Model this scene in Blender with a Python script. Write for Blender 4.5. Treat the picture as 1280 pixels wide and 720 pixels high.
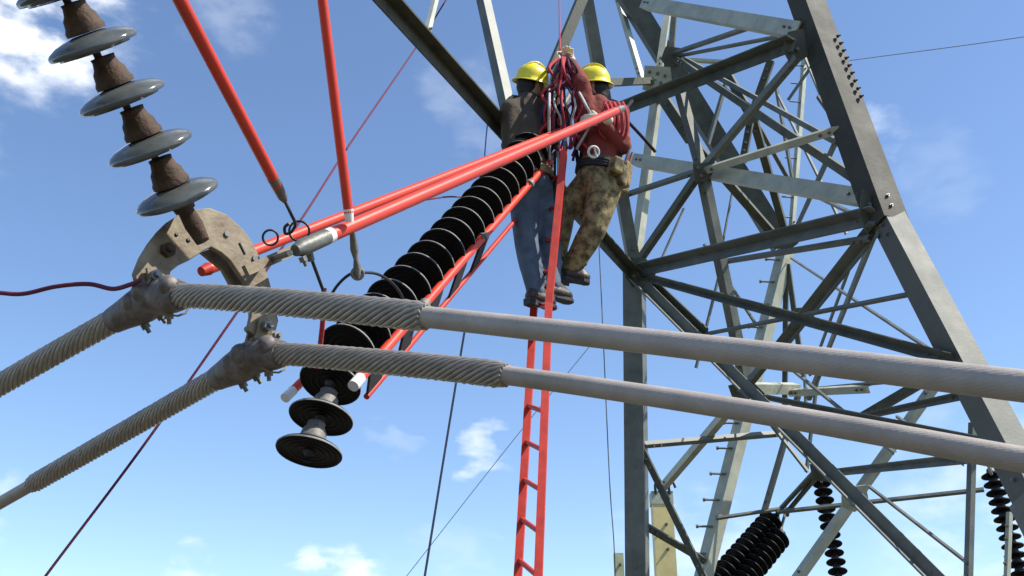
import bpy, math, random
from mathutils import Vector, Matrix
random.seed(7)
for o in list(bpy.data.objects): bpy.data.objects.remove(o)
SC = bpy.context.scene
COL = SC.collection
R = math.radians

# ------------------------------------------------------------------ camera
F = 1250.0                      # focal length in photo pixels (1280 wide)
PITCH = R(24.0)
CAM = Vector((0, 0, 22.0))
RT = Vector((1, 0, 0)); FW = Vector((0, math.cos(PITCH), math.sin(PITCH))); UP = Vector((0, -math.sin(PITCH), math.cos(PITCH)))
cd = bpy.data.cameras.new('camera'); cam = bpy.data.objects.new('camera', cd); COL.objects.link(cam)
cam.location = CAM; cam.rotation_euler = (R(90) + PITCH, 0, 0)
cd.sensor_width = 36; cd.lens = 36 * F / 1280; cd.clip_end = 6000; cd.clip_start = 0.05
SC.camera = cam
SC.render.resolution_x = 1024; SC.render.resolution_y = 576

def P(px, py, z):
    """photo pixel + distance along the view axis -> point in the place"""
    return CAM + FW * z + RT * ((px - 640) / F * z) + UP * ((360 - py) / F * z)

# ------------------------------------------------------------------ sky and sun
SUN_DIR = Vector((0.62, -0.15, 0.76)).normalized()
SUN_EL = math.asin(SUN_DIR.z); SUN_ROT = math.atan2(SUN_DIR.x, SUN_DIR.y)
sd = bpy.data.lights.new('sun', 'SUN'); sd.energy = 5.0; sd.angle = R(0.5); sd.color = (1.0, 0.95, 0.86)
sun = bpy.data.objects.new('sun', sd); COL.objects.link(sun)
sun.rotation_euler = SUN_DIR.to_track_quat('Z', 'Y').to_euler()
W = bpy.data.worlds.new('World'); SC.world = W; W.use_nodes = True
nt = W.node_tree; N = nt.nodes; L = nt.links; N.clear()
def nd(t, **k):
    n = N.new(t)
    for a, v in k.items(): setattr(n, a, v)
    return n
wo = nd('ShaderNodeOutputWorld'); bg = nd('ShaderNodeBackground'); bg.inputs[1].default_value = 0.15
L.new(bg.outputs[0], wo.inputs[0])
sky = nd('ShaderNodeTexSky', sky_type='NISHITA', sun_disc=False)
sky.sun_elevation = SUN_EL; sky.sun_rotation = SUN_ROT; sky.air_density = 1.0; sky.dust_density = 0.35; sky.ozone_density = 2.4
sky.altitude = 100
tc = nd('ShaderNodeTexCoord')
nz = nd('ShaderNodeTexNoise'); nz.inputs['Scale'].default_value = 16.0; nz.inputs['Detail'].default_value = 7; nz.inputs['Roughness'].default_value = 0.54
mp = nd('ShaderNodeMapping'); mp.inputs['Scale'].default_value = (1, 1, 2.0)
L.new(tc.outputs['Generated'], mp.inputs[0]); L.new(mp.outputs[0], nz.inputs['Vector'])
n2 = nd('ShaderNodeTexNoise'); n2.inputs['Scale'].default_value = 22.0; n2.inputs['Detail'].default_value = 6; L.new(mp.outputs[0], n2.inputs['Vector'])
w1 = nd('ShaderNodeVectorMath', operation='SUBTRACT'); L.new(n2.outputs['Color'], w1.inputs[0]); w1.inputs[1].default_value = (.5, .5, .5)
w2 = nd('ShaderNodeVectorMath', operation='SCALE'); L.new(w1.outputs[0], w2.inputs[0]); w2.inputs['Scale'].default_value = .085
w3 = nd('ShaderNodeVectorMath', operation='ADD'); L.new(tc.outputs['Generated'], w3.inputs[0]); L.new(w2.outputs[0], w3.inputs[1])
w4 = nd('ShaderNodeVectorMath', operation='NORMALIZE'); L.new(w3.outputs[0], w4.inputs[0])
def cdir(px, py): return (P(px, py, 1) - CAM).normalized()
blobs = [(35, 10, 112, 1.1), (585, 110, 60, .16), (600, 165, 36, .12), (603, 560, 32, 0.5), (415, 738, 62, 1.2), (230, 722, 36, .6),
         (493, 549, 24, .14), (1092, 172, 36, .3), (1170, 215, 60, .08), (8, 608, 26, .3), (290, 10, 60, .18), (560, 700, 60, .12),
         (880, 700, 110, .3), (1240, 640, 140, .3), (-300, 200, 200, 1.2), (-250, 650, 160, 1), (1900, 250, 170, .9), (1750, 700, 200, 1), (700, -300, 160, .9), (300, -700, 250, 1.1), (1500, -600, 240, 1)]
acc = None
for (px, py, rad, amp) in blobs:
    d = cdir(px, py)
    dp = nd('ShaderNodeVectorMath', operation='DOT_PRODUCT'); L.new(w4.outputs[0], dp.inputs[0]); dp.inputs[1].default_value = d
    mr = nd('ShaderNodeMapRange', interpolation_type='SMOOTHSTEP'); L.new(dp.outputs['Value'], mr.inputs[0])
    mr.inputs[1].default_value = math.cos(rad / F * 1.1); mr.inputs[2].default_value = 1.0; mr.inputs[3].default_value = 0; mr.inputs[4].default_value = amp
    if acc is None: acc = mr.outputs[0]
    else:
        ad = nd('ShaderNodeMath', operation='MAXIMUM'); L.new(acc, ad.inputs[0]); L.new(mr.outputs[0], ad.inputs[1]); acc = ad.outputs[0]
# noise breaks the edges of every cloud
ns = nd('ShaderNodeMapRange', interpolation_type='SMOOTHSTEP'); L.new(nz.outputs['Fac'], ns.inputs[0])
ns.inputs[1].default_value = 0.34; ns.inputs[2].default_value = 0.66
ml = nd('ShaderNodeMath', operation='MULTIPLY', use_clamp=True); L.new(acc, ml.inputs[0]); L.new(ns.outputs[0], ml.inputs[1])
mx = nd('ShaderNodeMix', data_type='RGBA'); L.new(ml.outputs[0], mx.inputs[0]); tn = nd('ShaderNodeVectorMath', operation='MULTIPLY'); tn.inputs[1].default_value = (.92, .965, 1.03); L.new(sky.outputs[0], tn.inputs[0]); L.new(tn.outputs[0], mx.inputs[6]); mx.inputs[7].default_value = (6.6, 6.8, 7.0, 1)
L.new(mx.outputs[2], bg.inputs[0])
SC.view_settings.view_transform = 'Standard'; SC.view_settings.look = 'None'; SC.view_settings.exposure = 0.47; SC.view_settings.gamma = 1
SC.render.engine = 'CYCLES'

# ------------------------------------------------------------------ materials
def mat(name, col, rough=.6, metal=0, var=.25, scale=8, bump=0, bscale=40, col2=None, spec=.5, coat=0, strands=None, amt=.5, sharp=.18):
    m = bpy.data.materials.new(name); m.use_nodes = True
    t = m.node_tree; n = t.nodes; l = t.links; b = n['Principled BSDF']
    b.inputs['Metallic'].default_value = metal; b.inputs['Specular IOR Level'].default_value = spec; b.inputs['Coat Weight'].default_value = coat
    tcn = n.new('ShaderNodeTexCoord')
    oi = n.new('ShaderNodeObjectInfo')
    add = n.new('ShaderNodeVectorMath'); add.operation = 'ADD'; l.new(tcn.outputs['Object'], add.inputs[0])
    l.new(oi.outputs['Random'], add.inputs[1])
    x = n.new('ShaderNodeTexNoise'); x.inputs['Scale'].default_value = scale; x.inputs['Detail'].default_value = 6; x.inputs['Roughness'].default_value = .65
    l.new(add.outputs[0], x.inputs['Vector'])
    cr = n.new('ShaderNodeValToRGB')
    c2 = col2 or tuple(c * (1 - var) for c in col); c1 = tuple(min(1, c * (1 + var)) for c in col)
    cr.color_ramp.elements[0].position = amt - sharp; cr.color_ramp.elements[1].position = amt + sharp
    cr.color_ramp.elements[0].color = (*c2, 1); cr.color_ramp.elements[1].color = (*c1, 1)
    l.new(x.outputs['Fac'], cr.inputs[0]); l.new(cr.outputs[0], b.inputs['Base Color'])
    rr = n.new('ShaderNodeMapRange'); rr.inputs[3].default_value = max(0, rough - .12); rr.inputs[4].default_value = min(1, rough + .15)
    l.new(x.outputs['Fac'], rr.inputs[0]); l.new(rr.outputs[0], b.inputs['Roughness'])
    h = None
    if bump:
        y = n.new('ShaderNodeTexNoise'); y.inputs['Scale'].default_value = bscale; y.inputs['Detail'].default_value = 4
        l.new(add.outputs[0], y.inputs['Vector'])
        bm = n.new('ShaderNodeBump'); bm.inputs['Strength'].default_value = bump; bm.inputs['Distance'].default_value = .01
        l.new(y.outputs['Fac'], bm.inputs['Height']); h = bm
    if strands:
        w = n.new('ShaderNodeTexWave'); w.inputs['Scale'].default_value = strands; w.bands_direction = 'DIAGONAL'; w.inputs['Distortion'].default_value = .3
        l.new(tcn.outputs['UV'], w.inputs['Vector'])
        bm = n.new('ShaderNodeBump'); bm.inputs['Strength'].default_value = .12; bm.inputs['Distance'].default_value = .002
        l.new(w.outputs['Fac'], bm.inputs['Height'])
        if h: l.new(h.outputs[0], bm.inputs['Normal'])
        h = bm
    if h: l.new(h.outputs[0], b.inputs['Normal'])
    return m
M = {}
M['galv'] = mat('galvanised_steel', (.135, .145, .125), .55, .2, .3, 5, .15, 60)
M['galv_dark'] = mat('shaded_weathered_steel', (.075, .08, .058), .65, .1, .35, 6, .2, 50)  # weathered steel; shade on camera-facing members put into a darker colour
M['leg_olive'] = mat('shaded_olive_steel', (.034, .033, .020), .7, .1, .4, 4, .2, 50)  # olive leg steel, darkened: shade on the upper near leg put into the colour
M['leg_grey'] = mat('dull_leg_steel', (.085, .09, .072), .6, .1, .25, 4, .12, 50)
M['galv_pale'] = mat('pale_galvanised_steel', (.40, .41, .32), .55, .1, .2, 5, .1, 60)  # paler steel; sunlight on lit struts and the left leg put into the colour
M['steel_bolt'] = mat('bolt_steel', (.17, .17, .16), .5, .5, .3, 20)
M['conductor'] = mat('aluminium_conductor', (.36, .312, .268), .5, .05, .16, 7, .10, 120, strands=5)
M['rod'] = mat('armour_rod_aluminium', (.32, .283, .24), .34, .3, .25, 14, .1, 90)
M['clamp'] = mat('clamp_casting', (.17, .15, .14), .55, .2, .3, 18, .15, 45, col2=(.075, .055, .045))
M['yoke'] = mat('yoke_steel', (.21, .175, .115), .6, .15, .25, 11, .2, 50, col2=(.10, .06, .032), amt=.47)
M['rust'] = mat('rusty_cap_iron', (.075, .042, .022), .75, .15, .35, 22, .5, 60, col2=(.03, .017, .011))
M['glaze_grey'] = mat('grey_glazed_porcelain', (.105, .112, .112), .15, 0, .2, 9, .05, 30, col2=(.07, .075, .065), spec=.5)
M['glaze_dark'] = mat('dark_glazed_porcelain', (.008, .007, .007), .45, 0, .3, 14, .05, 30, spec=.12)
M['rim'] = mat('sunlit_disc_rim', (.20, .195, .18), .6, 0, .3, 30)  # sunlight on the outer disc edges put into the colour as a pale band
M['cap_grey'] = mat('grey_cap_iron', (.16, .15, .13), .6, .2, .25, 22, .3, 60)
M['red'] = mat('red_fibreglass', (.60, .044, .018), .42, 0, .1, 6, spec=.35, coat=.04, col2=(.50, .05, .028), amt=.42)
M['red_old'] = mat('faded_red_fibreglass', (.50, .040, .024), .5, 0, .2, 9, spec=.3)
M['white'] = mat('white_band', (.75, .73, .68), .5, 0, .1, 20)
M['fitting'] = mat('pole_fitting_alloy', (.14, .14, .12), .5, .3, .25, 18, .2, 60)
M['blackm'] = mat('black_iron', (.025, .025, .028), .45, .3, .3, 20)
M['rope_maroon'] = mat('maroon_rope', (.13, .018, .045), .85, 0, .3, 60, .5, 200)
M['rope_grey'] = mat('grey_rope', (.14, .14, .16), .85, 0, .3, 60, .4, 200)
M['rope_blue'] = mat('blue_rope', (.03, .045, .19), .85, 0, .3, 60, .4, 200)
M['rope_red'] = mat('red_rope', (.42, .03, .04), .85, 0, .3, 60, .4, 200)
M['rope_white'] = mat('white_rope', (.48, .46, .43), .85, 0, .15, 60, .4, 200)
M['rope_black'] = mat('black_rope', (.02, .02, .022), .85, 0, .3, 60, .4, 200)
M['wire_far'] = mat('far_wire', (.34, .38, .44), .7, .2, .1, 5)
M['helmet'] = mat('yellow_helmet_plastic', (.80, .66, .015), .3, 0, .06, 14, coat=.3)
M['skin'] = mat('skin', (.36, .19, .125), .55, 0, .12, 25)
M['hair'] = mat('hair', (.012, .008, .006), .7, 0, .3, 40)
M['jacket'] = mat('brown_canvas', (.062, .043, .027), .85, 0, .3, 12, .6, 30)
M['jeans'] = mat('blue_denim', (.085, .12, .165), .85, 0, .35, 9, .6, 26)
M['maroon'] = mat('maroon_cloth', (.17, .024, .016), .85, 0, .35, 12, .6, 28)
M['khaki'] = mat('khaki_canvas', (.24, .19, .085), .85, 0, .3, 17, .7, 24, col2=(.075, .055, .026), sharp=.11)
M['leather'] = mat('tan_leather', (.27, .19, .085), .6, 0, .35, 18, .4, 40, col2=(.12, .075, .03))
M['boot'] = mat('dark_boot_leather', (.045, .032, .024), .5, 0, .3, 20, .3, 40)
M['glove'] = mat('cream_leather_glove', (.62, .54, .38), .75, 0, .2, 22, .4, 40)
M['black_cloth'] = mat('black_webbing', (.015, .015, .017), .8, 0, .3, 30)
M['eye'] = mat('eye_dark', (.02, .015, .01), .2)
M['yellow_post'] = mat('pale_yellow_paint', (.66, .55, .24), .5, 0, .12, 5, .1, 30)
M['green_post'] = mat('pale_green_paint', (.42, .45, .27), .6, 0, .2, 5, .1, 30)
M['concrete'] = mat('concrete', (.33, .32, .30), .9, 0, .15, 4, .3, 30)
M['grass'] = mat('dry_grass', (.075, .064, .045), .95, 0, .35, .08, .6, 3, col2=(.04, .042, .026))

# ------------------------------------------------------------------ mesh helpers
class MB:
    def __init__(s): s.v = []; s.f = []; s.m = []; s.sm = []; s.uv = {}
    def add(s, vs, fs, mi=0, smooth=False, uvs=None):
        o = len(s.v); s.v += [Vector(v) for v in vs]
        for k, f in enumerate(fs):
            if uvs: s.uv[len(s.f)] = uvs[k]
            s.f.append([i + o for i in f]); s.m.append(mi); s.sm.append(smooth)
        return s
    def tube(s, pts, r, seg=10, mi=0, smooth=True, caps=True, sx=1.0):
        pts = [Vector(p) for p in pts]; n = len(pts)
        rs = r if isinstance(r, (list, tuple)) else [r] * n
        T = [(pts[min(i + 1, n - 1)] - pts[max(i - 1, 0)]).normalized() for i in range(n)]
        a = T[0].orthogonal().normalized(); vs = []; fs = []; uv = []; ln = 0
        for i in range(n):
            if i: ln += (pts[i] - pts[i - 1]).length
            a = (a - T[i] * a.dot(T[i])).normalized(); b = T[i].cross(a)
            for k in range(seg):
                t = 2 * math.pi * k / seg
                vs.append(pts[i] + (a * math.cos(t) + b * math.sin(t) * sx) * rs[i])
            if i:
                for k in range(seg):
                    k2 = (k + 1) % seg
                    fs.append([(i - 1) * seg + k, (i - 1) * seg + k2, i * seg + k2, i * seg + k])
                    u0 = k / seg * 3; u1 = (k + 1) / seg * 3; l0 = ln * 6; l00 = (ln - (pts[i] - pts[i - 1]).length) * 6
                    uv.append([(u0, l00), (u1, l00), (u1, l0), (u0, l0)])
        nf = len(s.f); s.add(vs, fs, mi, smooth, uv)
        if caps:
            s.add([v for v in vs[:seg]], [list(range(seg))[::-1]], mi); s.add(vs[-seg:], [list(range(seg))], mi)
        return s
    def lathe(s, prof, seg=24, mi=0, M4=None, smooth=True, mis=None):
        vs = []; fs = []; n = len(prof)
        for (r, z) in prof:
            for k in range(seg):
                t = 2 * math.pi * k / seg; v = Vector((r * math.cos(t), r * math.sin(t), z)); vs.append(M4 @ v if M4 else v)
        o = len(s.v); s.v += vs
        for i in range(1, n):
            for k in range(seg):
                k2 = (k + 1) % seg
                s.f.append([o + (i - 1) * seg + k2, o + (i - 1) * seg + k, o + i * seg + k, o + i * seg + k2]); s.m.append(mis[i - 1] if mis else mi); s.sm.append(smooth)
        return s
    def box(s, c, ax, ay, az, mi=0):
        c = Vector(c); vs = [c + ax * i + ay * j + az * k for k in (-1, 1) for j in (-1, 1) for i in (-1, 1)]
        return s.add(vs, [[0, 2, 3, 1], [4, 5, 7, 6], [0, 1, 5, 4], [2, 6, 7, 3], [0, 4, 6, 2], [1, 3, 7, 5]], mi)
    def prism(s, poly, nrm, th, mi=0):
        """poly: list of points in one plane, extruded th/2 both ways along nrm"""
        n = len(poly); a = [Vector(p) + nrm * th / 2 for p in poly]; b = [Vector(p) - nrm * th / 2 for p in poly]
        return s.add(a + b, [list(range(n)), list(range(2 * n - 1, n - 1, -1))] + [[i, i + n, (i + 1) % n + n, (i + 1) % n] for i in range(n)], mi)
    def bolt(s, p, d, r=.014, h=.014, mi=0):
        d = d.normalized(); a = d.orthogonal().normalized(); b = d.cross(a); p = Vector(p)
        vs = [p + (a * math.cos(k * math.pi / 3) + b * math.sin(k * math.pi / 3)) * r + d * z for z in (0, h) for k in range(6)]
        s.add(vs, [list(range(6))[::-1], list(range(6, 12))] + [[k, (k + 1) % 6, (k + 1) % 6 + 6, k + 6] for k in range(6)], mi)
        return s.tube([p + d * h, p + d * h * 1.9], r * .5, 6, mi)
    def mesh(s, name, mats, org=Vector((0, 0, 0))):
        me = bpy.data.meshes.new(name); me.from_pydata([v - org for v in s.v], [], s.f)
        for m in (mats if isinstance(mats, (list, tuple)) else [mats]): me.materials.append(m)
        me.polygons.foreach_set('material_index', s.m); me.polygons.foreach_set('use_smooth', s.sm)
        if s.uv:
            ul = me.uv_layers.new(name='UVMap')
            for fi, uvs in s.uv.items():
                for li, u in zip(me.polygons[fi].loop_indices, uvs): ul.data[li].uv = u
        me.validate(); me.update(); return me
ORG = {}
def link(name, data, parent=None, loc=None, mw=None):
    o = bpy.data.objects.new(name, data); COL.objects.link(o)
    if parent: o.parent = parent
    return o
def thing(name, label, cat, base, group=None):
    o = bpy.data.objects.new(name, None); COL.objects.link(o); o.empty_display_size = .1
    o.location = base; ORG[o.name] = Vector(base); o['label'] = label; o['category'] = cat
    if group: o['group'] = group
    return o
def part(name, mb, mats, parent):
    """world-space mesh as a part of thing (or sub-part of a part)"""
    org = ORG[parent.name]; o = link(name, mb.mesh(name, mats, org), parent); ORG[o.name] = org; return o
def solo(name, mb, mats, label, cat, group=None):
    c = mb.v[0].copy(); o = link(name, mb.mesh(name, mats, c)); o.location = c; ORG[o.name] = c; o['label'] = label; o['category'] = cat
    if group: o['group'] = group
    return o
def bez(pts, n=12):
    """Catmull-Rom through points"""
    pts = [Vector(p) for p in pts]; q = [pts[0] * 2 - pts[1]] + pts + [pts[-1] * 2 - pts[-2]]; out = []
    for i in range(1, len(q) - 2):
        a, b, c, d = q[i - 1:i + 3]
        for k in range(n):
            t = k / n; out.append(.5 * ((2 * b) + (c - a) * t + (2 * a - 5 * b + 4 * c - d) * t * t + (3 * b - a - 3 * c + d) * t ** 3))
    out.append(pts[-1]); return out
def resample(pts, step):
    out = [pts[0]]; acc = 0
    for i in range(1, len(pts)):
        a, b = pts[i - 1], pts[i]; l = (b - a).length; d = step - acc
        while d <= l: out.append(a.lerp(b, d / l)); d += step
        acc = l - (d - step)
    out.append(pts[-1]); return out

# ------------------------------------------------------------------ ground (far below, out of frame)
g = MB(); S = 2500; n = 24
vs = [Vector((-S + 2 * S * i / n, -S + 2 * S * j / n, 0)) for j in range(n + 1) for i in range(n + 1)]
g.add(vs, [[j * (n + 1) + i, j * (n + 1) + i + 1, (j + 1) * (n + 1) + i + 1, (j + 1) * (n + 1) + i] for j in range(n) for i in range(n)])
go = link('ground', g.mesh('ground', M['grass'])); go['kind'] = 'structure'

# ------------------------------------------------------------------ lattice tower
TW = P(960, 330, 9.5)
tower = thing('lattice_tower', 'galvanised steel lattice tower of bolted angle members rising behind the conductors', 'tower', Vector((TW.x, TW.y, 0)))
def angle(mb, p0, p1, w, mode='V', w2=None, t=.012, flip=1, mi=0):
    d = (p1 - p0).normalized(); mid = (p0 + p1) / 2; v = (CAM - mid); v = (v - d * v.dot(d)).normalized(); sd_ = d.cross(v) * flip
    w2 = w2 or w
    if mode == 'V': a = (-v + sd_).normalized(); b = (-v - sd_).normalized()
    elif mode == 'C': a = (v + sd_).normalized(); b = (v - sd_).normalized()
    elif mode == 'F': a = (sd_ * .97 - v * .25).normalized(); b = (-v * .97 - sd_ * .25).normalized()
    else: a = (sd_ * .97 + v * .25).normalized(); b = (v * .97 - sd_ * .25).normalized()     # 'G': lip towards viewer
    o = -(a * w + b * w2) * (.5 if mode in 'VC' else 0)
    if mode in 'FG': o = -a * w * .5
    if mode in 'VC': o = o * .5
    prof = [Vector((0, 0)), Vector((w, 0)), Vector((w, t)), Vector((t, t)), Vector((t, w2)), Vector((0, w2))]
    vs = [p + o + a * q.x + b * q.y for p in (p0, p1) for q in prof]
    fs = [[k, (k + 1) % 6, (k + 1) % 6 + 6, k + 6] for k in range(6)] + [[0, 3, 2, 1], [0, 5, 4, 3], [6, 7, 8, 9], [6, 9, 10, 11]]
    if a.cross(b).dot(d) < 0: fs = [f[::-1] for f in fs]
    return mb.add(vs, fs, mi)
def member(name, x0, y0, z0, x1, y1, z1, wpx, mode='V', m='galv', flip=1, ext=0, bolts=True, par=None):
    p0 = P(x0, y0, z0); p1 = P(x1, y1, z1)
    if ext: p1 = p1 + (p1 - p0) * ext
    zm = (z0 + z1) / 2; w = wpx * zm / F
    if mode in 'VC': w /= 1.414
    mb = MB(); angle(mb, p0, p1, w, mode, None if mode in 'VC' else w * .9, min(.014, w * .18), flip)
    d = (p1 - p0).normalized(); v = (CAM - p0).normalized()
    o = part(name, mb, M[m], par or tower)
    if wpx >= 8 and bolts:
        L_ = (p1 - p0).length; bb = MB(); sd2 = d.cross(((CAM - (p0 + p1) / 2) - d * (CAM - (p0 + p1) / 2).dot(d)).normalized()); vv_ = sd2.cross(d); vv_ = vv_ if vv_.dot(v) > 0 else -vv_
        for e_ in (.10, .19, L_ - .10, L_ - .19):
            q = {'V': (.3 * w, .05 * w), 'C': (.3 * w, -.03 * w), 'F': (0, .004), 'G': (.05 * w, .03 * w)}[mode]; nn_ = (vv_ + sd2 * (.9 if mode == 'V' else -.9 if mode == 'C' else 0)).normalized()
            bb.bolt(p0 + d * e_ + sd2 * q[0] + vv_ * q[1], nn_, .013, .012)
        part('bolt_group', bb, M['steel_bolt'], o)['kind'] = 'stuff'
    return o
m_ = member
# legs -------------------------------------------------------------
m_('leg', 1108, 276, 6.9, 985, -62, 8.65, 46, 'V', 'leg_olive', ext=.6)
m_('leg', 1106, 266, 6.95, 1290, 616, 5.45, 48, 'V', 'leg_grey')
m_('leg', 790, 334, 10.0, 794, 735, 9.3, 25, 'F', 'galv')
m_('leg', 792, 345, 10.05, 822, 110, 10.8, 15, 'V', 'galv_pale')
m_('leg', 985, 302, 11.5, 876, 735, 10.1, 22, 'V', 'galv_pale')
m_('leg', 980, 306, 11.5, 783, -12, 12.0, 24, 'F', 'galv_dark', ext=.5)
m_('leg', 989, 296, 11.6, 1006, 70, 12.5, 8, 'V', 'galv_pale')
# crossarm chords and hangers ------------------------------------------------
CH0 = Vector((0, 0)); CHZ = 7.4
S_TOP = P(-540, -1119, 2.5)
sdir0 = (S_TOP - P(237, 272, 3.62)).normalized(); mb = MB(); pA = P(795, 345, 9.95); angle(mb, pA, S_TOP + (S_TOP - pA).normalized() * .3 + sdir0 * .09, .098, 'C', .098, .012); part('crossarm_chord', mb, M['galv_dark'], tower)
m_('crossarm_hanger', 640, 160, 7.45, 600, -20, 8.4, 19, 'V', 'galv', ext=.6)
m_('crossarm_hanger', 795, 335, 10.0, 731, -20, 9.8, 15, 'F', 'galv', ext=.6)
m_('crossarm_hanger', 690, 92, 8.6, 735, -16, 9.0, 13, 'F', 'galv_dark', ext=.6)
m_('crossarm_hanger', 532, 48, 6.3, 549, -20, 7.4, 9, 'V', 'galv_pale', ext=1)
m_('crossarm_chord', 822, 100, 10.75, 690, 105, 8.6, 9, 'F', 'galv_dark')
# upper body -------------------------------------------------------
m_('strut', 775, 136, 10.6, 992, 52, 8.0, 20, 'C', 'galv_dark')
m_('strut', 802, 2, 11.2, 996, 36, 8.15, 17, 'F', 'galv_pale', flip=-1)
m_('strut', 790, 198, 10.4, 1084, 246, 7.1, 17, 'F', 'galv_pale', flip=-1)
m_('strut', 775, 246, 10.2, 875, 213, 8.95, 8, 'V')
m_('strut', 872, 217, 8.9, 1050, 162, 7.5, 9, 'F', 'galv_pale')
m_('brace', 796, 330, 9.95, 875, 215, 8.95, 12, 'V', 'galv_dark')
m_('brace', 875, 215, 8.93, 996, 72, 8.0, 12, 'V', 'galv')
m_('brace', 846, 100, 10.0, 878, 215, 9.0, 15, 'V', 'galv_dark')
m_('brace', 878, 215, 9.05, 930, 470, 9.3, 17, 'V', 'galv')
m_('brace', 822, 115, 10.7, 862, 175, 10.4, 13, 'F', 'galv_dark')
m_('brace', 862, 175, 10.4, 968, 296, 11.4, 10, 'F', 'galv_dark')
m_('brace', 845, 75, 10.7, 1085, 236, 7.2, 9, 'F', 'galv_dark')
m_('brace', 848, 70, 10.9, 1066, 190, 7.5, 6, 'F', 'galv')
m_('brace', 838, 68, 10.8, 955, 28, 9.2, 7, 'V', 'galv')
m_('brace', 838, 72, 10.9, 972, 46, 9.2, 5, 'V', 'galv')
m_('brace', 838, 74, 10.9, 912, 78, 10.3, 6, 'V', 'galv_pale')
m_('brace', 840, 72, 10.8, 872, 96, 10.6, 5, 'F', 'galv_pale')
m_('brace', 836, 0, 11.4, 823, 88, 10.75, 8, 'F', 'galv_pale')
m_('brace', 842, 18, 11.6, 838, 70, 11.2, 7, 'F', 'galv_dark')
m_('brace', 770, -10, 12.5, 802, 98, 11.4, 9, 'V', 'galv_pale')
m_('brace', 963, 75, 9.6, 938, 146, 9.6, 9, 'F', 'galv_dark')
m_('brace', 938, 146, 9.6, 928, 200, 9.4, 8, 'F', 'galv_dark')
m_('brace', 940, 146, 9.7, 982, 296, 11.3, 9, 'F', 'galv_dark')
m_('brace', 941, 146, 9.9, 986, 226, 11.2, 5, 'F', 'galv')
m_('brace', 900, 78, 10.2, 938, 146, 9.7, 10, 'F', 'galv_dark')
m_('brace', 970, 108, 12, 992, 232, 11.8, 5, 'V', 'galv')
m_('brace', 1047, 172, 7.6, 992, 292, 11.4, 6, 'V', 'galv_dark')
m_('brace', 992, 232, 10.4, 1072, 270, 7.2, 5, 'V', 'galv')
m_('brace', 915, 78, 11.8, 885, 180, 11.5, 6, 'V', 'galv')
m_('brace', 1020, 75, 12.2, 985, 125, 12.2, 4, 'V', 'galv')
m_('brace', 1022, 120, 8.2, 1068, 186, 7.4, 6, 'V', 'galv_dark')
# waist ------------------------------------------------------------------
m_('strut', 796, 338, 9.95, 1096, 268, 6.95, 21, 'C', 'galv')
m_('strut', 900, 328, 9.4, 1085, 298, 7.0, 8, 'V', 'galv')
m_('strut', 798, 344, 9.9, 1190, 450, 6.05, 13, 'C', 'galv_dark')
m_('brace', 793, 343, 9.92, 1190, 740, 7.2, 15, 'G', 'galv', flip=-1)
m_('brace', 805, 345, 9.98, 882, 418, 9.3, 15, 'C', 'galv_dark')
m_('strut', 880, 418, 9.3, 1136, 368, 6.6, 6, 'V', 'galv')
m_('brace', 1094, 280, 6.95, 970, 437, 9.2, 15, 'G', 'galv', flip=1)
m_('brace', 1096, 285, 7.0, 1030, 450, 10, 7, 'V', 'galv')
m_('brace', 988, 322, 11.4, 1164, 438, 6.3, 4, 'V', 'galv')
m_('brace', 984, 330, 11.4, 1003, 470, 11, 6, 'F', 'galv_dark')
m_('brace', 982, 330, 11.4, 980, 540, 11, 6, 'F', 'galv_dark')
m_('brace', 970, 437, 9.2, 920, 500, 9.6, 12, 'V', 'galv')
# lower body -----------------------------------------------------------------
m_('strut', 806, 556, 9.6, 985, 541, 10.6, 9, 'V', 'galv')
m_('brace', 802, 562, 9.58, 884, 732, 9.2, 8, 'F', 'galv_dark')
m_('brace', 806, 658, 9.5, 884, 704, 10.2, 8, 'F', 'galv_dark')
m_('brace', 1168, 482, 8.6, 985, 740, 8.4, 15, 'V', 'galv_pale')
m_('strut', 972, 640, 10.2, 1230, 612, 9.4, 6, 'V', 'galv')
m_('strut', 1030, 592, 9.2, 1210, 573, 6.2, 11, 'C', 'galv')
m_('strut', 1048, 527, 9.4, 1205, 494, 6.0, 9, 'C', 'galv_dark')
m_('strut', 955, 496, 10.2, 1235, 553, 5.9, 9, 'C', 'galv_dark')
m_('post', 1216, 528, 7.2, 1210, 740, 6.8, 11, 'V', 'galv')
m_('brace', 1214, 506, 6.2, 1228, 548, 5.9, 8, 'V', 'galv')
m_('brace', 1150, 478, 9.0, 1068, 526, 9.3, 11, 'F', 'galv_dark')
m_('brace', 930, 487, 9.6, 1000, 487, 10.5, 13, 'F', 'galv_pale')
m_('brace', 1000, 486, 10.4, 955, 640, 10.3, 8, 'V', 'galv')
m_('strut', 985, 492, 10.4, 1085, 487, 8.8, 9, 'F', 'galv_pale')
m_('brace', 1035, 440, 10, 1010, 500, 10.3, 8, 'V', 'galv')
m_('strut', 895, 648, 10.3, 975, 636, 10.3, 5, 'V', 'galv')
m_('brace', 930, 490, 9.55, 826, 612, 11.6, 13, 'V', 'galv_pale')
m_('post', 1262, 640, 7.0, 1258, 740, 6.8, 8, 'V', 'galv_pale')
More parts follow.
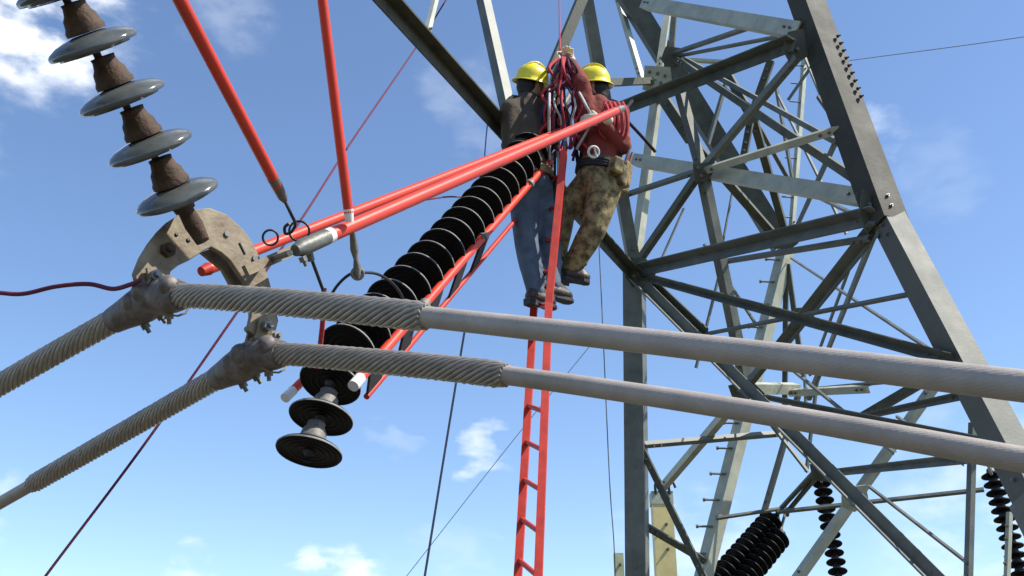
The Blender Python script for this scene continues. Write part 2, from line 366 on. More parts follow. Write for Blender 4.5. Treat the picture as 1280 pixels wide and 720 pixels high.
for q in ((1006, 72, 12.5, 1076, 240, 9.5, 4), (972, 118, 12, 1058, 292, 9, 4), (880, 305, 11, 962, 432, 11.2, 4), (958, 436, 11, 1118, 566, 8, 5), (1004, 434, 11, 1008, 520, 10.8, 4), (1022, 470, 10.4, 1008, 590, 10.2, 5),
          (905, 320, 11, 870, 460, 10.6, 4), (1016, 486, 10.3, 1192, 470, 7.2, 5), (940, 500, 10.2, 1010, 590, 9.8, 5), (855, 260, 11.5, 824, 330, 11, 3), (918, 226, 11.4, 903, 306, 11, 3), (1075, 300, 9, 1012, 470, 10.2, 4), (1120, 520, 8.4, 1205, 580, 6.4, 5), (1085, 607, 8.2, 1205, 700, 6.9, 5)):
    m_('brace', *q, 'V', 'galv')
# legs run on to the ground below the frame, with cross bracing
feet = []
for (a, b, w) in ((P(1106, 266, 6.95), P(1290, 616, 5.45), .20), (P(790, 334, 10), P(794, 735, 9.3), .19), (P(985, 302, 11.5), P(876, 735, 10.1), .17)):
    d = (b - a) / (a.z - b.z); q = b + d * (b.z - .25); feet.append((b, q))
    mb = MB(); angle(mb, b, q, w, 'V'); part('leg', mb, M['galv'], tower)
    mb = MB(); mb.lathe([(0.001, 1.0), (.3, 1.0), (.34, .0), (.34, -.05)], 16, M4=Matrix.Translation((q.x, q.y, -.3)), smooth=False); part('footing', mb, M['concrete'], tower)
fo = feet[0][1] + feet[2][1] - feet[1][1]; fb = feet[0][0] + feet[2][0] - feet[1][0] + Vector((0, 0, 0))
for i in range(3):
    (b0, q0), (b1, q1) = feet[i], feet[(i + 1) % 3]
    for k in range(4):
        t0 = .08 + k * .23; t1 = t0 + .23
        mb = MB(); angle(mb, b0.lerp(q0, t0), b1.lerp(q1, t1), .09, 'V'); part('brace', mb, M['galv'], tower)
        mb = MB(); angle(mb, b1.lerp(q1, t0), b0.lerp(q0, t1), .09, 'F'); part('brace', mb, M['galv'], tower)
# gusset plates
def gusset(pts, z, m='galv', bolts=()):
    pl = [P(x, y, z) for x, y in pts]; nr = (pl[1] - pl[0]).cross(pl[2] - pl[0]).normalized()
    if nr.dot(CAM - pl[0]) < 0: nr = -nr
    mb = MB(); mb.prism(pl, nr, .014); o = part('gusset_plate', mb, M[m], tower)
    bb = MB()
    for x, y in bolts: bb.bolt(P(x, y, z) + nr * .006, nr, .018, .016)
    if bolts: part('bolt_group', bb, M['steel_bolt'], o)
gusset([(806, 82), (838, 84), (840, 104), (822, 116), (803, 112)], 10.66, 'galv_pale', [(812, 90), (822, 92), (831, 95), (815, 104), (826, 104)])
gusset([(783, 322), (806, 322), (822, 338), (812, 356), (790, 358), (781, 346)], 9.85, 'galv_dark', [(790, 330), (800, 330), (792, 345), (804, 348)])
gusset([(866, 205), (884, 203), (892, 214), (886, 226), (868, 226)], 8.82, 'galv_dark', [(872, 210), (882, 210), (876, 220)])
gusset([(930, 137), (946, 137), (948, 152), (934, 156)], 9.5, 'galv_dark')
gusset([(970, 292), (992, 288), (998, 304), (982, 316), (968, 306)], 11.2, 'galv_dark')
gusset([(1078, 236), (1098, 258), (1104, 298), (1086, 296), (1074, 268)], 7.02, 'galv_dark', [(1086, 256), (1092, 270), (1094, 284)])
gusset([(992, 385), (1010, 384), (1018, 396), (1004, 406), (990, 398)], 8.6, 'galv_dark')
gusset([(910, 482), (938, 474), (956, 492), (940, 508), (918, 504)], 9.45, 'galv_dark', [(922, 488), (934, 492), (944, 494)])
gusset([(1052, 610), (1082, 606), (1086, 628), (1068, 640), (1052, 634)], 8.2, 'galv_pale', [(1060, 618), (1074, 616), (1066, 630)])
gusset([(985, 40), (1004, 36), (1010, 70), (990, 84), (978, 62)], 8.05, 'galv_dark', [(992, 50), (996, 62), (992, 74)])
gusset([(832, 58), (850, 60), (852, 82), (836, 88), (826, 74)], 10.75, 'galv_dark')
gusset([(1012, 580), (1040, 584), (1036, 602), (1016, 600)], 9.1, 'galv_dark')
# splice plate and bolt rows on the near leg
legdir = (P(985, -62, 8.65) - P(1108, 276, 6.9)).normalized()
for k in range(9):
    p = P(1108, 276, 6.9) + legdir * (1.15 + k * .085); v = (CAM - p).normalized(); s_ = legdir.cross(v).normalized(); s_ = s_ if s_.x > 0 else -s_
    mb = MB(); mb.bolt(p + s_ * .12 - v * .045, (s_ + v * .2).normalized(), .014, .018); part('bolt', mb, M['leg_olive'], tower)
ld = (P(1290, 616, 5.45) - P(1106, 266, 6.95)).normalized()
# step bolts
e0 = P(985, 302, 11.5); e1 = P(876, 735, 10.1)
for k in range(14):
    p = e0.lerp(e1, .06 + k * .071); mb = MB(); q = p + Vector((-.19, -.02, .0)); mb.tube([p, q], .012, 6).tube([q, q + Vector((-.022, 0, 0))], .02, 6)
    part('step_bolt', mb, M['steel_bolt'], tower)
e0 = P(989, 296, 11.6); e1 = P(1006, 70, 12.5)
for k in range(9):
    p = e0.lerp(e1, .1 + k * .105); mb = MB(); q = p + Vector((-.15, -.02, .0)); mb.tube([p, q], .010, 6); part('step_bolt', mb, M['steel_bolt'], tower)

# ------------------------------------------------------------------ insulators
def shell_mesh(name, Rr, glaze, rim, seg=32, rib=1.0):
    k = Rr / .152; mb = MB()
    prof = [(.052, .018), (.085, .012), (.118, .003), (.142, -.010), (.151, -.019), (.152, -.028), (.147, -.036), (.138, -.036), (.130, -.020), (.124, -.020), (.121, -.044), (.115, -.044),
            (.110, -.018), (.098, -.018), (.094, -.046), (.088, -.046), (.083, -.018), (.070, -.018), (.066, -.044), (.060, -.044), (.054, -.02), (.03, -.02), (.012, -.03)]
    prof = [(r, z if i < 8 else -.030 + (z + .030) * rib) for i, (r, z) in enumerate(prof)]
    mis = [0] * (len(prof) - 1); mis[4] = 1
    mb.lathe([(r * k, z * k) for r, z in prof], seg, mis=mis); return mb.mesh(name, [glaze, rim])
def cap_mesh(name, k, m, top=.125):
    mb = MB(); mb.lathe([(.066 * k, .022 * k), (.067 * k, .036 * k), (.060 * k, .05 * k), (.056 * k, .075 * k), (.046 * k, .09 * k), (.040 * k, top * k - .012), (.042 * k, top * k), (.0, top * k + .002)], 18); return mb.mesh(name, m)
def pin_mesh(name, k, bot, m):
    mb = MB(); mb.lathe([(.030 * k, -.018 * k), (.028 * k, -.034 * k), (.014 * k, -.045 * k), (.013 * k, bot + .012), (.02 * k, bot)], 12); return mb.mesh(name, m)
def axis_mat(p, zdir, spin=0):
    z = zdir.normalized(); x = z.orthogonal().normalized(); y = z.cross(x); m = Matrix((x, y, z)).transposed().to_4x4(); m.translation = p; return m @ Matrix.Rotation(spin, 4, 'Z')
def string_discs(root, pts, dirs, sm, cm, pm):
    org = ORG[root.name]
    for i, (p, d) in enumerate(zip(pts, dirs)):
        o = link('insulator_disc', sm, root); o.matrix_local = axis_mat(p - org, d, i * 1.3)
        c = link('cap', cm, o); q = link('pin', pm, o)
# left string, still carrying the yoke
Y_TOP = P(237, 272, 3.62)
sdir = (S_TOP - Y_TOP).normalized(); slen = (S_TOP - Y_TOP).length; SP = .192
root = thing('insulator_string', 'string of grey porcelain discs with rusty brown caps holding up the yoke plate', 'insulator', Y_TOP)
sm = shell_mesh('grey_shell', .152, M['glaze_grey'], M['glaze_grey'], 40); cm = cap_mesh('rusty_cap', 1.0, M['rust']); pm = pin_mesh('rusty_pin', 1.0, -.075, M['rust'])
nn = int((slen - .15) / SP)
pts = []; dirs = []
for i in range(nn):
    pts.append(Y_TOP + sdir * (.11 + i * SP)); dirs.append((sdir + Vector((random.uniform(-.03, .03), random.uniform(-.03, .03), random.uniform(-.02, .02))) + Vector((.09, 0, .02))).normalized())
string_discs(root, pts, dirs, sm, cm, pm)
mb = MB(); mb.tube([Y_TOP + sdir * (.045), Y_TOP - sdir * .03, Y_TOP - sdir * .10], [.028, .034, .026], 12)
mb.tube([Y_TOP + sdir * .07, Y_TOP + sdir * .03], [.045, .038], 12)
part('ball_clevis', mb, M['rust'], root)
mb = MB(); mb.tube([pts[-1] + sdir * .11, S_TOP + sdir * .05], .025, 10); part('shackle', mb, M['rust'], root)

# released string lying in the cradle
K2 = .92; SP2 = .172
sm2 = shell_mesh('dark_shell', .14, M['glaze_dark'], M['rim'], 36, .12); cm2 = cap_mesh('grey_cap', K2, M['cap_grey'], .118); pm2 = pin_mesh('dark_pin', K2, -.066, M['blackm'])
A0 = P(437, 436, 4.53); A1 = P(700, 140, 7.75)
ax = (A1 - A0).normalized(); ln = (A1 - A0).length
root2 = thing('insulator_string', 'released string of black porcelain discs with sunlight painted pale on the rims lying along the red cradle', 'insulator', A0)
pts = []; dirs = []
k = 0
while k * SP2 < ln:
    t = k * SP2 / ln; sag = -.05 * math.sin(math.pi * t)
    pts.append(A0 + ax * (k * SP2) + Vector((0, 0, sag))); dirs.append(ax); k += 1
# the two lowest discs hang clear of the cradle
B1 = P(403, 516, 4.27); B2 = P(388, 558, 4.14)
B0 = P(415, 474, 4.40); pts = [B2, B1, B0] + pts; dd = (P(404, 500, 4.265) - P(386, 566, 4.12)).normalized()
dirs = [dd, (dd * .9 + ax * .12).normalized(), (dd * .6 + ax * .45).normalized()] + dirs
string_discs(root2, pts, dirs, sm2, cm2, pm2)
mb = MB(); mb.tube([pts[-1] + ax * .1, P(712, 118, 8.2)], .02, 8); part('shackle', mb, M['cap_grey'], root2)

# ------------------------------------------------------------------ yoke plate
YU = P(195, 372, 3.55); YL = P(328, 440, 3.80)
ynrm = (YL - YU).cross(Vector((0, 0, 1))).normalized()
if ynrm.dot(CAM - YU) < 0: ynrm = -ynrm
def onplane(px, py, p0=YU, nr=ynrm):
    d = P(px, py, 1) - CAM; return CAM + d * ((p0 - CAM).dot(nr) / d.dot(nr))
outline = [(166, 342), (174, 322), (185, 304), (196, 290), (207, 279), (221, 270), (240, 263), (260, 261), (281, 269), (300, 286), (311, 300), (318, 313), (326, 330), (333, 346), (340, 372), (346, 402), (342, 418), (322, 424), (308, 414), (312, 396), (312, 372), (303, 352), (292, 336), (286, 327), (275, 317), (262, 310), (252, 315), (237, 325), (222, 332), (212, 340), (208, 352), (200, 364), (182, 366), (170, 358)]
yoke = thing('yoke_plate', 'arched tan steel yoke plate below the rusty capped insulator string', 'yoke plate', onplane(260, 330))
mb = MB(); mb.prism([onplane(x, y) for x, y in outline], ynrm, .026); body = part('plate', mb, M['yoke'], yoke)
b = body.modifiers.new('bevel', 'BEVEL'); b.width = .004; b.segments = 2; b.limit_method = 'ANGLE'
mb = MB()
for (x, y, r) in ((281, 294, .011), (233, 302, .008), (218, 295, .007), (316, 325, .013), (235, 284, .010)):
    p = onplane(x, y) + ynrm * .0135; mb.lathe([(r, 0), (r, .002), (.0, .002)], 12, M4=axis_mat(p, ynrm))
part('bolt_hole', mb, M['blackm'], yoke)
mb = MB(); p = onplane(206, 315) + ynrm * .013; mb.bolt(p, ynrm, .028, .022); part('bolt', mb, M['rust'], yoke)
mb = MB(); p = onplane(304, 319) + ynrm * .013; q = onplane(297, 305) + ynrm * .013; mb.tube([p, q], .005, 6); part('slot', mb, M['blackm'], yoke)
# second, rear leaf of the yoke seen through the arch
mb = MB(); mb.prism([onplane(x, y) - ynrm * .07 for x, y in [(262, 309), (285, 300), (318, 330), (335, 350), (330, 366), (300, 352), (288, 330)]], ynrm, .016); part('rear_leaf', mb, M['yoke'], yoke)
mb = MB()
for (x, y) in ((281, 294), (316, 325), (322, 405)): mb.tube([onplane(x, y) + ynrm * .02, onplane(x, y) - ynrm * .08], .012, 8)
part('through_bolt', mb, M['steel_bolt'], yoke)

# ------------------------------------------------------------------ conductors, armour rods, clamps
def conductor(label, path_px, rods_from, rods_to, ext0, ext1, grp):
    kp = [P(*q) for q in path_px]
    pts = bez(kp, 30)
    d0 = (kp[0] - kp[1]).normalized(); d1 = (kp[-1] - kp[-2]).normalized()
    pts = [kp[0] + d0 * ext0] + pts + [kp[-1] + d1 * ext1]
    pts = resample(pts, .04)
    t = thing('conductor', label, 'conductor', pts[len(pts) // 2])
    mb = MB(); mb.tube(resample(pts, .06), .0305, 20); part('cable', mb, M['conductor'], t)
    i0 = min(range(len(pts)), key=lambda i: (pts[i] - P(*rods_from)).length); i1 = min(range(len(pts)), key=lambda i: (pts[i] - P(*rods_to)).length)
    if i0 > i1: i0, i1 = i1, i0
    n = i1 - i0 + 1; seg = pts[i0:i1 + 1]
    T = [(seg[min(i + 1, n - 1)] - seg[max(i - 1, 0)]).normalized() for i in range(n)]
    a = Vector((0, 0, 1)); fr = []
    for i in range(n):
        a = (a - T[i] * a.dot(T[i])).normalized(); fr.append((a.copy(), T[i].cross(a)))
    NR = 14; RC = .0375; PT = .42
    for k in range(NR):
        th0 = 2 * math.pi * k / NR; off = 0
        rp = []
        for i in range(off, n):
            th = th0 - 2 * math.pi * (i * .04) / PT; rp.append(seg[i] + (fr[i][0] * math.cos(th) + fr[i][1] * math.sin(th)) * (RC if 0 < i < n - 1 else RC - .006))
        mb = MB(); mb.tube(rp, [.0075 if (seg[i] - P(*path_px[4])).dot(RT) > 0 else .0088 for i in range(n)], 8); part('armour_rod', mb, M['rod'], t)
    return pts
G = 'bundled conductors'
CU = conductor('upper grey conductor wrapped in armour rods, clamped under the left foot of the yoke', [(1275, 482, 1.83), (900, 437, 2.25), (540, 397, 2.78), (330, 376, 3.18), (205, 370, 3.52), (175, 383, 3.60), (100, 424, 3.75), (0, 481, 3.95)], (527, 395, 2.8), (-130, 560, 4.25), 12, 45, G)
CL = conductor('lower grey conductor wrapped in armour rods, clamped under the right foot of the yoke', [(1275, 574, 2.27), (950, 516, 2.62), (632, 469, 3.1), (450, 450, 3.48), (335, 443, 3.76), (295, 460, 3.86), (200, 514, 4.2), (43, 604, 4.72)], (630, 469, 3.1), (42, 605, 4.72), 12, 45, G)
def clamp(label, pts, pc, foot):
    i = min(range(len(pts)), key=lambda j: (pts[j] - pc).length); c = pts[i]
    t = thing('suspension_clamp', label, 'clamp', c)
    seg = pts[i - 4:i + 7]; n = len(seg)
    rs = [.050, .060, .064, .066, .068, .070, .068, .064, .058, .053, .049][:n]
    mb = MB(); mb.tube(seg, rs, 18); part('body', mb, M['clamp'], t)
    up = Vector((0, 0, 1))
    # lugs and keeper
    for (j, r, dx) in ((2, .040, .028), (5, .042, .030), (7, .036, .02)):
        p = seg[j]; T = (seg[min(j + 1, n - 1)] - seg[j - 1]).normalized(); v = (CAM - p).normalized(); s_ = T.cross(v).normalized(); s_ = s_ if s_.z > 0 else -s_
        mb = MB(); mb.lathe([(0.0, .052), (r * .6, .050), (r * .92, .034), (r, .0), (r * .95, -.02), (r * .5, -.04)], 14, M4=axis_mat(p + v * .035 + s_ * dx, (v + s_ * .3))); part('lug', mb, M['clamp'], t)
        mb = MB(); mb.bolt(p - s_ * .062, -s_, .018, .02); part('nut', mb, M['steel_bolt'], t)
    # strap up to the foot of the yoke
    q = foot; s0 = seg[4] - up * .02
    w = (YL - YU).normalized()
    for sg in (-1, 1):
        mb = MB(); mb.prism([s0 + w * .035, s0 - w * .035, q - w * .03 + up * .02, q + up * .04, q + w * .03 + up * .02], ynrm, .014)
        for v in mb.v: v += ynrm * (.032 * sg)
        part('strap', mb, M['yoke'], t)
    mb = MB(); mb.bolt(q + ynrm * .04, ynrm, .022, .02).tube([q - ynrm * .05, q + ynrm * .045], .012, 8).bolt(q + w * .045 - up * .02 + ynrm * .04, ynrm, .018, .018); part('bolt', mb, M['steel_bolt'], t)
    # wire ties
    for j in (2,):
        p = seg[j]; T = (seg[j + 1] - seg[j - 1]).normalized(); a = T.orthogonal().normalized(); b_ = T.cross(a); rr = .071
        mb = MB(); mb.tube([p + (a * math.cos(x * .449) + b_ * math.sin(x * .449)) * rr + T * .05 * math.sin(x * .449) for x in range(2, 14)], .0038, 6); part('tie', mb, M['leather'], t)
clamp('weathered grey suspension clamp on the upper conductor with maroon rope tied to it', CU, P(196, 372, 3.55), onplane(186, 350))
clamp('weathered grey suspension clamp on the lower conductor under the right foot of the yoke', CL, P(322, 446, 3.80), onplane(326, 412))

# ------------------------------------------------------------------ red poles
def pole(mb, a, b, r, mi=0, seg=14): return mb.tube([a, b], r, seg, mi)
# front strain pole
a = P(404, 298, 3.78); b = P(772, 138, 6.45); d = (b - a).normalized()
t = thing('strain_pole', 'thick red tension pole in front, pinned to the yoke by a grey end fitting', 'hot stick', a)
part('pole', pole(MB(), a - d * .02, b, .028), M['red'], t)
e = onplane(322, 330) - ynrm * .03
mb = MB(); mb.tube([a - d * .005, a + d * .05], .0305, 16); part('white_band', mb, M['white'], t)
mb = MB(); mb.tube([a + d * .02, a - d * .13, a - d * .17], [.031, .033, .022], 16); part('ferrule', mb, M['fitting'], t)
s_ = d.cross((CAM - a).normalized()).normalized(); vv = s_.cross(d)
mb = MB(); mb.box((a - d * .14 + e) / 2, d * ((a - d * .10 - e).length / 2), s_ * .020, vv * .010); part('clevis_bar', mb, M['yoke'], t)
mb = MB(); mb.tube([a - d * .2, e + d * .02], .012, 10).tube([e - vv * .04, e + vv * .04], .013, 8).bolt(a - d * .15 + s_ * .03, s_, .016, .02); part('screw', mb, M['fitting'], t)
mb = MB(); mb.tube([b - d * .02, b + d * .09], [.031, .022], 12); part('end_cap', mb, M['fitting'], t)
# rear strain pole
a2 = P(258, 337, 3.94); b2 = P(700, 164, 7.1); d2 = (b2 - a2).normalized()
t = thing('strain_pole', 'thinner red tension pole behind, running past the yoke arch', 'hot stick', a2)
part('pole', pole(MB(), a2, b2, .024), M['red'], t)
for k in (.03, .09):
    mb = MB(); mb.tube([a2 + d2 * (k + .05), a2 + d2 * (k + .085)], .0275, 14); part('ring_band', mb, M['red_old'], t)
mb = MB(); mb.tube([a2 + d2 * .01, a2 - d2 * .03], [.027, .020], 12); part('end_cap', mb, M['red_old'], t)
def ring(c, nr, rad, r): 
    x = nr.orthogonal().normalized(); y = nr.cross(x); return MB().tube([c + (x * math.cos(k * math.pi / 10) + y * math.sin(k * math.pi / 10)) * rad for k in range(21)], r, 8)
part('ring', ring(P(338, 297, 3.95), (CAM - P(338, 297, 3.9) + Vector((.9, 0, 0))).normalized(), .030, .0048), M['blackm'], t)
t3 = thing('ring_hook', 'black iron ring on the rear red pole where the hooked stick ends', 'ring', P(373, 300, 4.0))
part('ring', ring(P(374, 289, 3.98), (CAM - P(374, 289, 3.9) + Vector((-.7, 0, 0))).normalized(), .040, .0048), M['blackm'], t3)
# hook stick from above left
a3 = P(346, 232, 3.75); b3 = P(222, -6, 2.95); d3 = (b3 - a3).normalized(); e3 = a3 - (b3 - a3).normalized() * .12
t = thing('hook_stick', 'red hot stick slanting down with a grey ferrule and black hook', 'hot stick', a3)
part('pole', pole(MB(), a3, b3 + d3 * 1.6, .0215), M['red'], t)
mb = MB(); mb.tube([a3 + d3 * .05, a3 - d3 * .07, a3 - d3 * .10], [.0225, .019, .010], 14); part('ferrule', mb, M['fitting'], t)
h0 = a3 - d3 * .09
mb = MB(); mb.tube(bez([h0, P(364, 268, 3.84), P(369, 280, 3.9), P(364, 290, 3.95), P(357, 292, 3.96), P(356, 284, 3.95), P(362, 279, 3.93)], 5), .0065, 8); part('hook', mb, M['blackm'], t)
# vertical stick
a4 = P(437, 276, 3.86); b4 = P(402, -8, 3.75); d4 = (b4 - a4).normalized()
t = thing('link_stick', 'slim upright red stick standing on the front strain pole with white tip', 'hot stick', a4)
part('pole', pole(MB(), a4 + d4 * .03, b4 + d4 * 1.5, .0195), M['red'], t)
mb = MB(); mb.tube([a4 + d4 * .045, a4 - d4 * .005], [.0205, .016], 12); part('white_tip', mb, M['white'], t)
# swivel hook and black sling under the strain pole
t = thing('swivel_hook', 'small steel swivel hook and black sling hanging below the red strain pole', 'hook', P(441, 300, 3.95))
mb = MB(); c = [P(440, 287, 3.92), P(443, 312, 3.98), P(445, 324, 3.98), P(447, 336, 3.98), P(447, 348, 3.98)]
mb.tube(c, [.010, .017, .010, .018, .010], 10); part('swivel', mb, M['cap_grey'], t)
part('eye', ring(P(447, 342, 3.98), (CAM - P(447, 342, 3.98) + Vector((.6, 0, 0))).normalized(), .022, .007), M['cap_grey'], t)
mb = MB(); mb.tube(bez([P(404, 390, 4.1), P(418, 362, 4.05), P(434, 345, 4.0), P(448, 341, 4.0), P(470, 342, 4.1), P(488, 352, 4.2), P(500, 366, 4.3), P(506, 380, 4.4)], 6), .0065, 8); part('sling', mb, M['blackm'], t)
t = thing('guy_rod', 'thin black rod hanging from the grey pole fitting down past the conductor', 'rod', P(388, 322, 3.8))
mb = MB(); mb.tube([P(388, 320, 3.76), P(405, 366, 3.9), P(402, 392, 4.0)], .007, 8); part('rod', mb, M['blackm'], t)
mb = MB(); mb.tube([P(386, 314, 3.76), P(389, 326, 3.77)], .014, 8); part('collar', mb, M['fitting'], t)
t = solo('strap', MB().tube(bez([P(405, 360, 4.15), P(404, 395, 4.15), P(401, 425, 4.2), P(397, 460, 4.25)], 5), .011, 8), M['rope_red'], 'short red webbing strap hanging vertically behind the two conductors', 'strap')

# cradle under the released string
cr = thing('insulator_cradle', 'cradle of red poles and brackets carrying the black insulator string', 'cradle', P(445, 478, 4.4))
vside = ax.cross((CAM - A0).normalized()).normalized(); vside = vside if vside.x > 0 else -vside
def cpole(p0, p1, r, m='red', cap=True):
    d = (p1 - p0).normalized(); o = part('pole', pole(MB(), p0, p1, r, 0, 12), M[m], cr)
    if cap: part('end_cap', MB().tube([p0 - d * .012, p0 + d * .06], r * 1.12, 12), M['white'], o)
    return d
cpole(P(443, 481, 4.28), P(702, 184, 7.35), .0235)
cpole(P(458, 496, 4.66), P(655, 262, 6.9), .015, 'red_old', False)
for k in range(5):
    q0 = P(443, 481, 4.28).lerp(P(702, 184, 7.35), .07 + k * .11); q1 = P(449, 508, 4.62).lerp(P(655, 262, 6.9), .06 + k * .135); e_ = (P(702, 184, 7.35) - P(443, 481, 4.28)).normalized() * .08; nn_ = (q1 - q0).cross(e_).normalized(); part('webbing_panel', MB().prism([q0 - e_, q0 + e_, q1 + e_, q1 - e_], nn_, .012), M['black_cloth'], cr)
cpole(P(358, 496, 4.62), P(688, 172, 8.2), .0215)
for (x, y, z) in ((512, 405, 5.05), (587, 318, 5.85), (655, 240, 6.65)):
    c = P(x, y, z) ; mb = MB(); dd_ = (P(702, 184, 7.35) - P(443, 481, 4.28)).normalized()
    q = P(443, 481, 4.28) + dd_ * ((c - P(443, 481, 4.28)).dot(dd_))
    mb.tube([q - dd_ * .02, q + dd_ * .02], .031, 12); v = (CAM - q).normalized(); s_ = dd_.cross(v)
    mb.bolt(q + v * .028, v, .014, .02); o = part('clamp_band', mb, M['cap_grey'], cr)
    # saddle bracket passing under the discs
    cen = A0 + ax * ((q - A0).dot(ax)); rr = .172; u = (q - cen); u = (u - ax * u.dot(ax)).normalized(); w_ = ax.cross(u)
    if w_.z > 0: w_ = -w_
    mb = MB(); mb.tube([cen + (u * math.cos(t_) + w_ * math.sin(t_)) * rr for t_ in [k * .2 for k in range(11)]], .012, 6); part('saddle', mb, M['blackm'], cr)
    mb = MB(); mb.tube([cen + (u * math.cos(.5) + w_ * math.sin(.5)) * .17, q + w_ * .05], .01, 6); part('strut', mb, M['blackm'], o)

# ------------------------------------------------------------------ ladder
lad = thing('hanging_ladder', 'red fibreglass ladder hanging below the two line workers', 'ladder', P(663, 715, 5.75))
la0 = P(686, 380, 6.34); la1 = P(673, 720, 5.42); lb0 = P(667, 390, 6.66); lb1 = P(647, 728, 5.72)
ltop_a = P(705, 190, 6.86); ltop_b = P(688, 195, 7.18)
da = (la1 - la0).normalized()
def rail(pts, r):
    mb = MB(); mb.tube(pts, r, 4, smooth=False, sx=.75); part('rail', mb, M['red_old'], lad)
A_ = [ltop_a, la0, la1, la1 + (la1 - la0) * .9]; B_ = [ltop_b, lb0, lb1, lb1 + (lb1 - lb0) * .9]
rail(A_, .036); rail(B_, .036)
def along(pl, s):
    for i in range(len(pl) - 1):
        l = (pl[i + 1] - pl[i]).length
        if s <= l: return pl[i].lerp(pl[i + 1], s / l)
        s -= l
    return pl[-1]
for k in range(20):
    pa = along(A_, .2 + k * .245); pb = along(B_, .2 + k * .245); mb = MB(); mb.tube([pa, pb + (pb - pa).normalized() * .0], .0155, 10); part('rung', mb, M['red_old'], lad)
mb = MB(); mb.tube([ltop_a + Vector((0, 0, -.05)), ltop_a + Vector((0.02, .1, .35)), P(716, 120, 8.3)], .012, 6); part('hanger', mb, M['fitting'], lad)

# ------------------------------------------------------------------ people
def remesh(name, caps, voxel, smooth, m, parent, mats=None):
    """caps: tapered capsules (p0, r0, p1, r1) fused into one continuous skin"""
    mb = MB()
    for (p0, r0, p1, r1) in caps:
        d = (p1 - p0); ln_ = d.length
        if ln_ < 1e-5: d = Vector((0, 0, 1e-3)); ln_ = 1e-3
        prof = []
        for k in range(7): t_ = -math.pi / 2 + k / 6 * math.pi / 2; prof.append((max(1e-4, r0 * math.cos(t_)), r0 * math.sin(t_)))
        for k in range(7): t_ = k / 6 * math.pi / 2; prof.append((max(1e-4, r1 * math.cos(t_)), ln_ + r1 * math.sin(t_)))
        m4 = axis_mat(p0, d)
        o0 = len(mb.v); mb.lathe(prof, 14, M4=m4)
        mb.f = mb.f; 
        mb.f.append([o0 + k for k in range(14)]); mb.m.append(0); mb.sm.append(True); mb.f.append([o0 + 13 * 14 + 13 - k for k in range(14)]); mb.m.append(0); mb.sm.append(True)
    org = ORG[parent.name]; me = mb.mesh('tmp', m, org); o = bpy.data.objects.new('tmp', me); COL.objects.link(o)
    r_ = o.modifiers.new('r', 'REMESH'); r_.mode = 'VOXEL'; r_.voxel_size = voxel; r_.use_smooth_shade = True
    s = o.modifiers.new('s', 'SMOOTH'); s.factor = .5; s.iterations = smooth
    dg = bpy.context.evaluated_depsgraph_get(); me2 = bpy.data.meshes.new_from_object(o.evaluated_get(dg)); me2.name = name
    bpy.data.objects.remove(o); bpy.data.meshes.remove(me)
    me2.materials.clear(); me2.materials.append(m)
    for p in me2.polygons: p.use_smooth = True
    q = link(name, me2, parent); ORG[q.name] = org; return q
def hand_caps(w, d, side, s=1.0, curl=.6):
    """palm and five fingers; w wrist, d pointing direction, side = thumb side, all bent a little"""
    d = d.normalized(); side = (side - d * side.dot(d)).normalized(); pn = d.cross(side)
    c = []
    for k in range(4):
        o = side * (.030 - .020 * k) * s
        c.append((w + o * .6, .020 * s, w + d * .085 * s + o, .0125 * s))
        L_ = (.072, .080, .074, .058)[k] * s; b0 = w + d * .09 * s + o
        b1 = b0 + (d * math.cos(curl) + pn * math.sin(curl)) * L_ * .5; b2 = b1 + (d * math.cos(curl * 2.1) + pn * math.sin(curl * 2.1)) * L_ * .5
        c += [(b0, .0105 * s, b1, .0098 * s), (b1, .0098 * s, b2, .0085 * s)]
    t0 = w + d * .025 * s + side * .028 * s; t1 = t0 + (d * .6 + side * .8 + pn * .25).normalized() * .045 * s; t2 = t1 + (d * .9 + side * .1 + pn * .45).normalized() * .034 * s
    c += [(t0, .016 * s, t1, .0125 * s), (t1, .0125 * s, t2, .010 * s)]
    return c
